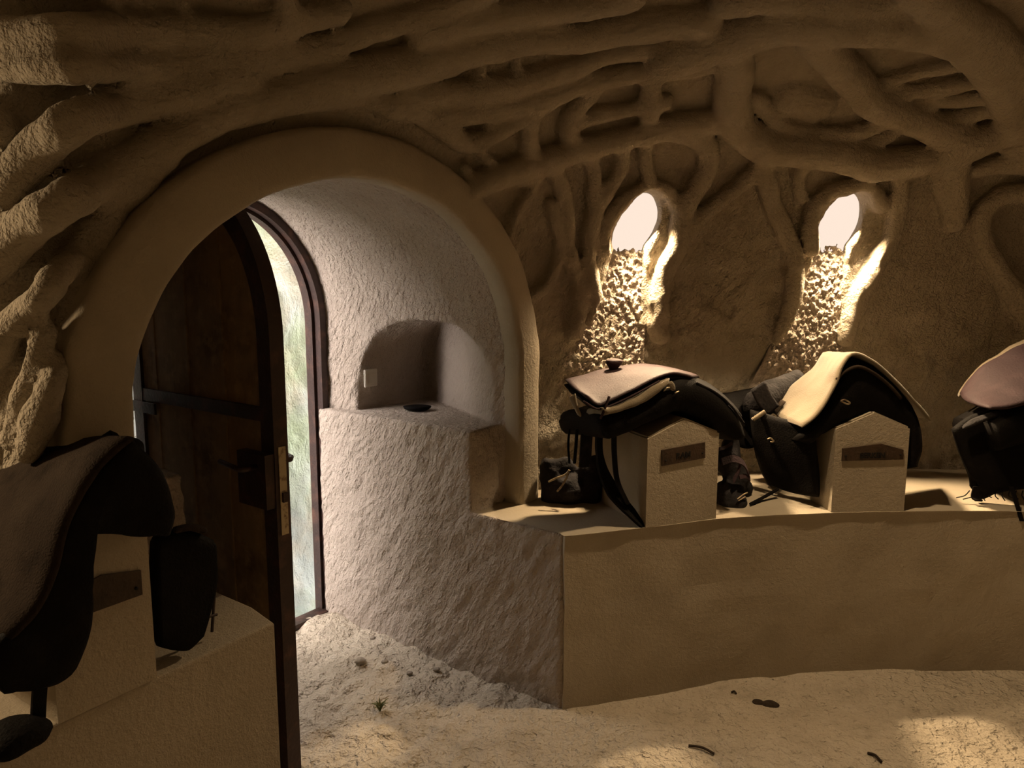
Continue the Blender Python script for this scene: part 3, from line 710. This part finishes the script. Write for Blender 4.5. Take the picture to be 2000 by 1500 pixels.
def strap(name, pts, w, th, m, side):
    """flat strap along 3D points, width along the vector side"""
    c = crom(np.array(pts), 26); side = np.asarray(side, float); side /= np.linalg.norm(side); tn = np.gradient(c, axis=0); nn = np.cross(tn, side); nn /= np.linalg.norm(nn, axis=1, keepdims=True)+1e-9
    ww = np.full(26, w) if np.isscalar(w) else np.interp(np.linspace(0, 1, 26), np.linspace(0, 1, len(w)), w)
    vs = []
    for i in range(26):
        for sx, sy in ((-.5, -.5), (.5, -.5), (.5, .5), (-.5, .5)): vs.append(c[i] + side*ww[i]*sx + nn[i]*th*sy)
    fl_ = [(i*4+q, i*4+(q+1) % 4, i*4+4+(q+1) % 4, i*4+4+q) for i in range(25) for q in range(4)] + [(0, 1, 2, 3), (103, 102, 101, 100)]
    return link(name, mesh_np(name, np.array(vs), fl_, False), m)
def cord(name, pts, r, m):
    v_, f_ = tube(crom(np.array(pts), 24), r, 7); return link(name, mesh_np(name, v_, f_), m)
def P_(s, lst, b=None): return [s.px(q[0], q[1], q[2] if len(q) > 2 else b) for q in lst]
def saddle(p, label):
    o = empty('saddle', p); tag(o, label, 'saddle', 'saddles on the plaster racks'); return o
def ring(name, c, ax, ay, rx, ry, r, m):
    q = np.linspace(0, 2*math.pi, 22); v_, f_ = tube([c + ax*rx*math.cos(t) + ay*ry*math.sin(t) for t in q], r, 6); return link(name, mesh_np(name, v_, f_), m)

R1 = Rack((.508, 2.642), (.808, 2.755)); R2 = Rack((1.300, 2.832), (1.606, 2.849)); R3 = Rack((2.20, 2.835), (2.50, 2.775))
R0 = Rack((-.950, 1.393), (-.833, 1.573))
k1 = blocks(R1, 'gabled plaster saddle rack whose narrow name board reads RAM'); k2 = blocks(R2, 'gabled plaster saddle rack with a gable-topped name board under the cream pad')
k3 = blocks(R3, 'gabled plaster saddle rack under the saddle at the end of the bench'); k0 = blocks(R0, 'gabled plaster saddle rack on the bench by the door leaf', .30)
board(R1, [(.062, .236), (.255, .252), (.253, .314), (.060, .298)], k1, 'RAM', .032, .05, (.155, .270))
board(R2, [(.030, .215), (.285, .218), (.283, .258), (.190, .284), (.030, .266)], k2, 'SERKEN', .030, .0, (.155, .236))
board(R0, [(.022, .215), (.192, .215), (.192, .272), (.107, .290), (.022, .272)], k0)

def arch(s, name, outer, inner, depth, m, n=44, b0=0.0, dz=-.05):
    o = P_(s, outer, b0); i = P_(s, inner, b0); d = s.b*depth; e = np.array([0, 0, dz])
    om = [p+d*.5+e*.4 for p in o]; im = [p+d*.5+e*.5 for p in i]
    return lens(name, [o, om, [p+d+e for p in o], [p+d+e for p in i], im, i], m, n, 24)

# --- saddle with the plum leather top, first rack
s = saddle(R1.at(.15, .25, .415), 'black saddle with plum-brown leather top and cream lining, on the RAM rack')
A = lambda o: attach(o, s)
A(arch(R1, 'tree', [(1176, 848), (1172, 824), (1184, 808), (1210, 802), (1248, 788), (1290, 760), (1330, 741), (1372, 751), (1415, 781), (1446, 822), (1456, 850)],
       [(1186, 856), (1196, 856), (1210, 850), (1232, 842), (1268, 824), (1305, 806), (1330, 799), (1368, 812), (1402, 834), (1424, 850), (1440, 860)], .36, M['black']))
A(sheet('seat', [P_(R1, [(1146, 772), (1168, 790), (1195, 781), (1240, 760), (1285, 736), (1318, 729), (1352, 737)], .0), P_(R1, [(1128, 762), (1150, 770), (1186, 762), (1232, 744), (1278, 727), (1318, 725), (1360, 736)], .15),
      P_(R1, [(1110, 748), (1140, 746), (1180, 736), (1226, 724), (1270, 718), (1314, 722), (1364, 736)], .30), P_(R1, [(1104, 742), (1140, 733), (1182, 721), (1232, 713), (1280, 714), (1322, 723), (1366, 738)], .42)], .014, M['plum']))
A(sheet('under_flap', [P_(R1, [(1140, 784), (1168, 799), (1198, 790), (1244, 768), (1288, 744), (1320, 737), (1360, 748), (1408, 776), (1448, 816)], .005), P_(R1, [(1122, 772), (1150, 778), (1186, 770), (1232, 752), (1278, 735), (1320, 733), (1372, 746), (1412, 774), (1444, 806)], .16),
      P_(R1, [(1102, 752), (1140, 745), (1182, 733), (1232, 725), (1280, 726), (1322, 733), (1372, 750), (1408, 770), (1436, 796)], .41)], .014, M['black']))
u_, l_ = P_(R1, [(1176, 797), (1208, 793), (1246, 776), (1282, 751), (1309, 738)], -.022), P_(R1, [(1184, 810), (1212, 804), (1254, 788), (1286, 766), (1305, 749)], -.022)
A(lens('lining', [u_, [p+R1.b*.12-Zv*.025 for p in u_], [p+R1.b*.12-Zv*.025 for p in l_], l_], M['felt'], 30, 16))
A(sheet('lining_tongue', [P_(R1, [(1112, 776), (1118, 790), (1132, 812)], .06), P_(R1, [(1124, 768), (1126, 786), (1134, 814)], .04)], .012, M['felt'], 12, 6))
A(sheet('lining_tongue', [P_(R1, [(1300, 748), (1306, 758), (1314, 764)], -.018), P_(R1, [(1312, 744), (1318, 752), (1319, 762)], -.022)], .010, M['felt'], 10, 6))
A(cord('buckle', P_(R1, [(1296, 764), (1302, 758), (1308, 757)], -.025), .003, M['steel'])); A(cord('buckle', P_(R1, [(1318, 768), (1326, 764)], -.025), .003, M['steel']))
A(cord('piping', P_(R1, [(1140, 784), (1168, 799), (1198, 790), (1244, 768), (1288, 744)], -.006), .004, M['plum']))
A(cord('piping', P_(R1, [(1360, 747), (1400, 768), (1430, 795), (1452, 826)], -.004), .005, M['bag']))
A(cord('thong', P_(R1, [(1190, 774), (1184, 790), (1178, 806), (1172, 818)], -.02), .005, M['plum']))
kb = R1.px(1198, 712, .36); A(blob('horn', [(kb, (.030, .03, .018)), (kb-np.array([0, 0, .03]), (.018, .02, .03)), (kb+np.array([.01, 0, .016]), (.034, .03, .010))], M['plum'], 3, .007, .02, .003))
A(strap('stirrup_leather', P_(R1, [(1170, 846, .10), (1170, 880, .10), (1178, 920, .10), (1202, 966, .07), (1236, 1006, .03), (1256, 1030, .005)]), [.03, .03, .05, .07, .055, .02], .012, M['black'], R1.a+.3*R1.b))  # strap widened into a black band, partly standing in for the saddle's curved shadow
A(strap('stirrup_leather', P_(R1, [(1199, 846, .05), (1200, 890, .05), (1206, 940, .045), (1226, 985, .03)]), .018, .01, M['black'], R1.a))
A(strap('girth_strap', P_(R1, [(1127, 838, .16), (1125, 870, .16), (1122, 905, .17)]), .012, .005, M['black'], R1.a)); A(strap('girth_strap', P_(R1, [(1112, 838, .22), (1110, 870, .22), (1112, 905, .22)]), .008, .005, M['black'], R1.a))
A(strap('fender', P_(R1, [(1146, 846, .20), (1144, 880, .20), (1142, 912, .20)]), .05, .008, M['bag'], R1.a))

def bz(p, z): q = np.array(p, float); q[2] = z; return q
def onb(px, py, z, up=0.0):      # point on the horizontal plane z
    return hit(px, py, (0, 0, z), (0, 0, 1)) + np.array([0, 0, up])
o = blob('bridle_bundle', [(onb(1075, 978, .70, .06), (.040, .05, .09)), (onb(1110, 980, .70, .05), (.07, .06, .06)), (onb(1150, 978, .70, .08), (.06, .06, .10)), (onb(1066, 976, .70, .14), (.018, .03, .07)), (onb(1105, 976, .70, .12), (.035, .03, .06)), (onb(1160, 976, .70, .15), (.04, .04, .06)), (onb(1128, 977, .70, .05), (.10, .07, .055))], M['bag'], 5)
tag(o, 'crumpled black bridle bundle with steel bit, lying between the plaster arch and the RAM rack', 'bridle')
bf_ = np.array([0, -.075, 0])
for pp in ([(1071, 941), (1086, 934), (1104, 927), (1112, 918)], [(1112, 918), (1106, 934), (1098, 948), (1088, 960)]):
    c_ = cord('bit', [hit(x, y, onb(1100, 980, .70)+bf_, (0, 1, 0)) for x, y in pp], .0045, M['steel']); c_.parent = o
o = blob('halter_bundle', [(R1.px(1418, 968, .16), (.055, .06, .06)), (R1.px(1440, 935, .18), (.05, .05, .07)), (R1.px(1420, 900, .20), (.05, .05, .06)), (R1.px(1455, 960, .22), (.035, .04, .05)), (R1.px(1432, 985, .12), (.05, .05, .04)), (R1.px(1425, 870, .22), (.04, .05, .05))], M['bag'], 9)
tag(o, 'crumpled dark halter bundle heaped against the RAM rack', 'halter')
for pts_, w_ in (([(1410, 902), (1432, 896), (1452, 905), (1462, 926)], .030), ([(1432, 940), (1442, 920), (1446, 905)], .022), ([(1400, 878), (1416, 874), (1430, 866)], .014), ([(1444, 932), (1456, 930), (1464, 936)], .018)):
    q = strap('nylon_strap', P_(R1, pts_, .10), w_, .006, M['plum'], R1.b*.5+np.array([0, 0, 1.])); q.parent = o
for pts_ in ([(1440, 975), (1452, 966), (1460, 962)], [(1442, 978), (1456, 970)]):
    q = cord('buckle', P_(R1, pts_, .07), .003, M['steel']); q.parent = o

# --- saddle with the cream pad, second rack
s = saddle(R2.at(.15, .25, .415), 'black saddle under a stiff cream felt pad, on the second rack from the arch')
A = lambda o: attach(o, s)
A(sheet('pad', [P_(R2, [(1566, 834), (1592, 815), (1615, 785), (1633, 752), (1645, 718), (1668, 691), (1705, 706), (1750, 746), (1790, 788), (1818, 822)], -.02),
      P_(R2, [(1530, 819), (1560, 790), (1588, 758), (1612, 728), (1628, 704), (1645, 691), (1684, 704), (1734, 744), (1778, 787), (1808, 818)], .20),
      P_(R2, [(1499, 799), (1530, 768), (1560, 742), (1587, 720), (1600, 703), (1611, 690), (1652, 700), (1704, 738), (1752, 782), (1786, 812)], .41)], .016, M['felt'], 44, 20))
A(sheet('badge', [P_(R2, [(1501, 797), (1511, 788), (1522, 779)], .375), P_(R2, [(1517, 808), (1526, 797), (1536, 785)], .275)], .006, M['blanket'], 8, 6))
A(arch(R2, 'tree', [(1570, 852), (1592, 824), (1616, 792), (1635, 758), (1650, 726), (1671, 701), (1702, 714), (1746, 752), (1780, 792), (1797, 832), (1801, 876), (1792, 912)],
       [(1590, 862), (1606, 847), (1632, 832), (1660, 818), (1682, 809), (1699, 804), (1726, 815), (1750, 828), (1768, 839), (1772, 872), (1772, 900), (1770, 914)], .30, M['black'], b0=.015, dz=-.13))
A(cord('panel_edge', P_(R2, [(1634, 742), (1650, 726), (1676, 716), (1705, 728), (1736, 752), (1760, 778)], -.012), .007, M['blanket']))
A(sheet('fender', [P_(R2, [(1590, 826), (1594, 880), (1599, 930), (1598, 971)], .05), P_(R2, [(1530, 818), (1532, 870), (1540, 920), (1552, 962)], .17), P_(R2, [(1466, 800), (1470, 850), (1482, 905), (1502, 946)], .30)], .03, M['black'], 24, 14))
A(cord('buckle', P_(R2, [(1642, 783), (1650, 781), (1660, 787), (1654, 789), (1642, 783)], -.012), .0035, M['steel'])); A(cord('buckle', P_(R2, [(1499, 858), (1505, 856), (1511, 862), (1505, 863)], .17), .0035, M['steel']))
A(strap('latigo_and_shade', P_(R2, [(1520, 955, .20), (1490, 972, .16), (1465, 985, .10)]), .02, .006, M['black'], R2.b))  # black strip stands in for a shadow cast on the bench top
# rolled coat between the two saddles
rl = [R2.px(1466, 806, .36), R2.px(1496, 778, .40), R2.px(1530, 754, .45), R2.px(1560, 736, .50)]
v_, f_ = tube(crom(np.array(rl), 14), [.045, .062, .07, .07, .07, .068, .066, .062, .058, .054, .05, .045, .04, .03], 16); v_ = v_ + .010*np.stack([fbm(v_, .06, 2, q) for q in range(3)], 1)
o = link('rolled_coat', mesh_np('rolled_coat', v_, f_), M['bag']); tag(o, 'rolled dark grey coat tucked behind the cream saddle pad', 'coat')
q = sheet('folded_end', [P_(R2, [(1466, 762), (1480, 790), (1500, 812)], .30), P_(R2, [(1494, 744), (1508, 772), (1522, 792)], .30)], .012, M['bag'], 12, 8); q.parent = o
o = sheet('saddle_cloth', [P_(R1, [(1392, 772), (1420, 768), (1450, 762), (1480, 756)], .44), P_(R1, [(1396, 800), (1425, 805), (1455, 815), (1484, 806)], .36), P_(R1, [(1420, 870), (1440, 872), (1462, 876), (1486, 870)], .30)], .02, M['black'])
tag(o, 'black saddle cloth hanging between the plum-topped and the cream-padded saddle', 'saddle cloth')
c_ = cord('cord_end', P_(R2, [(1470, 820), (1482, 812), (1494, 804)], .24), .010, M['felt']); c_.parent = o

# --- third saddle at the end of the bench
s = saddle(R3.at(.15, .25, .415), 'plum-topped saddle with black fender and cream lining edge, at the far end of the bench')
A = lambda o: attach(o, s)
A(sheet('seat', [P_(R3, [(1932, 797), (1975, 796), (2040, 780), (2110, 772), (2170, 800)], -.02), P_(R3, [(1888, 784), (1935, 762), (1985, 738), (2045, 716), (2110, 716), (2170, 760)], .16), P_(R3, [(1874, 768), (1912, 722), (1950, 698), (1992, 676), (2045, 660), (2110, 664), (2165, 710)], .34)], .018, M['plum']))
A(sheet('lining', [P_(R3, [(1872, 775), (1914, 728), (1952, 702), (1987, 681), (2045, 662), (2110, 666)], .35), P_(R3, [(1871, 770), (1912, 721), (1951, 694), (1984, 673), (2045, 652), (2110, 660)], .42)], .016, M['felt']))
A(sheet('fender', [P_(R3, [(1858, 838), (1895, 812), (1940, 800), (2020, 795), (2100, 795)], .12), P_(R3, [(1876, 890), (1915, 886), (1960, 882), (2030, 880), (2100, 880)], .10), P_(R3, [(1902, 950), (1914, 974), (1950, 962), (2010, 955), (2100, 965)], .08)], .04, M['black']))
A(sheet('skirt', [P_(R3, [(1880, 832), (1900, 818), (1935, 806), (1960, 802)], .06), P_(R3, [(1880, 838), (1904, 830), (1938, 816), (1962, 812)], .03)], .014, M['bag'], 16, 6))
A(strap('latigo_and_shade', P_(R3, [(1908, 950, .05), (1904, 970, .05), (1912, 978, .03)]), .028, .008, M['black'], R3.a)); A(strap('latigo_and_shade', P_(R3, [(1975, 950, .02), (1986, 985, -.012), (1996, 1018, -.02)]), .016, .006, M['black'], R3.a))
for i in range(9):
    x = 1890 + i*13; A(cord('fringe', P_(R3, [(x+4, 958, .07), (x+2-8*(i == 0), 968, .065), (x+8-30*(i < 2), 972+3*(i % 3), .05)]), .0022, M['black']))
A(arch(R3, 'tree', [(1940, 830), (1990, 800), (2060, 760), (2120, 770), (2170, 820)], [(1950, 880), (2010, 860), (2060, 830), (2110, 835), (2150, 860)], .4, M['black']))

# --- near saddle on the bench by the door leaf
s = saddle(R0.at(.145, .25, .415), 'large grey-brown saddle with black underside, on the rack by the open door leaf')
A = lambda o: attach(o, s)
f0 = np.array(P_(R0, [(262, 856), (228, 880), (190, 919), (156, 976), (131, 1033), (107, 1117), (75, 1187), (20, 1247)], -.09))
def shifted(db, dzt, out): return list(f0 + R0.b*db + np.outer(np.linspace(1, .6, 8), [0, 0, dzt]) - np.outer(np.linspace(0, 1, 8)*out, R0.a))
A(sheet('seat', [list(f0), shifted(.10, -.010, .01), shifted(.20, -.028, .02), shifted(.32, -.050, .03), shifted(.42, -.064, .03), shifted(.52, -.050, .03)], .022, M['blanket'], 46, 26))
A(arch(R0, 'tree', [(-34, 1296), (55, 1212), (103, 1124), (130, 1040), (156, 982), (192, 926), (228, 886), (254, 864), (289, 895), (321, 936), (336, 975), (341, 1012), (334, 1044)],
       [(10, 1356), (103, 1334), (158, 1288), (183, 1200), (180, 1127), (169, 1082), (176, 1048), (196, 1035), (243, 1040), (278, 1047), (300, 1048), (312, 1046), (322, 1048)], .10, M['black'], b0=-.085, dz=0.0))
A(sheet('fender', [P_(R0, [(300, 1050), (334, 1034), (376, 1038), (414, 1054)], .05), P_(R0, [(298, 1120), (340, 1122), (385, 1126), (417, 1132)], .045), P_(R0, [(302, 1205), (336, 1212), (375, 1208), (405, 1190)], .04), P_(R0, [(308, 1262), (336, 1268), (364, 1268), (386, 1248)], .04)], .045, M['black']))
A(sheet('fender_lit_edge', [P_(R0, [(338, 1030), (370, 1026), (402, 1032)], .05), P_(R0, [(340, 1040), (372, 1034), (404, 1042)], .02)], .012, M['blanket'], 12, 6))  # lighter strip puts the flap's lit top edge into the colour
A(blob('horn', [(R0.px(248, 872, -.05), (.03, .03, .020)), (R0.px(254, 892, -.03), (.026, .03, .04))], M['black'], 4, .008, .02, .004))
A(strap('stirrup_leather', P_(R0, [(80, 1318, -.05), (76, 1365, -.04), (74, 1412, -.03)]), .026, .008, M['black'], R0.a))
A(blob('stirrup', [(R0.px(20, 1440, -.03), (.05, .06, .03)), (R0.px(60, 1432, -.04), (.03, .03, .025))], M['black'], 6, .009, .03, .006))
A(cord('buckle_tongue', P_(R0, [(420, 1148, .06), (417, 1190, .06), (414, 1234, .06)]), .004, M['iron'])); A(cord('buckle_bar', P_(R0, [(394, 1208, .055), (410, 1204, .055), (424, 1200, .055)]), .0035, M['iron']))
A(cord('buckle', P_(R0, [(232, 1037), (240, 1039), (246, 1042)], -.012), .003, M['steel']))

# ------------------------------------------------------------------ small things
c = hit(724, 738, loc(.7, 2.496, 0), V)
def box(name, c, ax, ay, az, m, bev=.003):
    bm = bmesh.new(); bmesh.ops.create_cube(bm, size=1.0)
    X_ = Matrix((Vector(ax), Vector(ay), Vector(az))).transposed().to_4x4(); bm.transform(Matrix.Translation(Vector(c)) @ X_)
    bmesh.ops.bevel(bm, geom=bm.edges[:], offset=bev, segments=2, affect='EDGES'); me = bpy.data.meshes.new(name); bm.to_mesh(me); bm.free(); return link(name, me, m)
Zv = np.array([0, 0, 1.])
o = box('wall_switch', c, U*.080, V*.010, Zv*.082, M['white']); tag(o, 'small square off-white switch plate on the back wall of the arched niche', 'switch')
q = box('rocker', c-V*.006, U*.045, V*.006, Zv*.05, M['white'], .002); q.parent = o
q = onb(815, 800, 1.046); v_, f_ = tube([q, q+Zv*.006, q+Zv*.016, q+Zv*.018], [.05, .062, .066, .055], 20); v_[:, :2] = q[:2] + (v_[:, :2]-q[:2])*np.array([1.0, .75])
tag(link('dish', mesh_np('dish', v_, f_), M['black']), 'flat dark dish lying on the floor of the arched niche', 'dish')
def floor_z(p): return max(0.0, float(P_floor[np.argmin(((P_floor[:, :2]-p[:2])**2).sum(1)), 2]))
for (x, y, r), lab in zip(((705, 1296, .020), (852, 1310, .017), (728, 1246, .012), (752, 1300, .012), (800, 1312, .010)), ('largest loose pebble on the passage floor', 'pebble against the foot of the pick-marked wall', 'pebble nearest the door threshold', 'pebble beside the largest loose pebble in the passage', 'small pebble by the wall foot in the passage')):
    p = onb(x, y, .02); z = floor_z(p); o = blob('pebble', [((p[0], p[1], z+r*.4), (r*1.3, r, r*.7))], M['stone'], int(x), r*.3, .01, r*.25)
    tag(o, lab, 'pebble', 'pebbles on the passage floor')
p = onb(742, 1380, .02); z = floor_z(p)
o = empty('weed', (p[0], p[1], z)); tag(o, 'small dry green weed tuft on the passage floor', 'weed')
for i in range(14):
    t = i*2.4; r = .012+.022*RNG.random(); tip = p + np.array([r*math.cos(t), r*math.sin(t), 0]); tip[2] = z+.02+.03*RNG.random()
    bs = np.array([p[0], p[1], z]); md = (bs+tip)/2 + np.array([0, 0, .012])
    attach(strap('leaf', [bs, md, tip], [.004, .010, .002], .001, M['plant'], (-math.sin(t), math.cos(t), 0)), o)
for (x0, y0, x1, y1, r), lab in zip(((1345, 1452, 1395, 1468, .0045), (1695, 1468, 1722, 1484, .005), (1428, 1352, 1438, 1356, .004)), ('dark twig lying on the floor in front of the RAM rack', 'short dark twig on the floor in front of the second rack', 'tiny chip of twig at the foot of the bench')):
    a, b = onb(x0, y0, .012), onb(x1, y1, .012); a[2] = floor_z(a)+.004; b[2] = floor_z(b)+.004
    o = cord('twig', [a, (a+b)/2+np.array([.004, .006, .004]), b], r, M['twig']); tag(o, lab, 'twig', 'twigs on the floor')
for i, (x, y, lab) in enumerate(((1508, 1374, 'dark leaf litter clump at the tip of the shadow between two racks'), (1480, 1368, 'small dark clump beside the leaf litter on the floor'))):
    p = onb(x, y, .012); z = floor_z(p); o = blob('leaf_clump', [((p[0], p[1], z+.004), (.03-.012*i, .02, .007))], M['twig'], 3+i, .006, .01, .004); tag(o, lab, 'leaf litter')
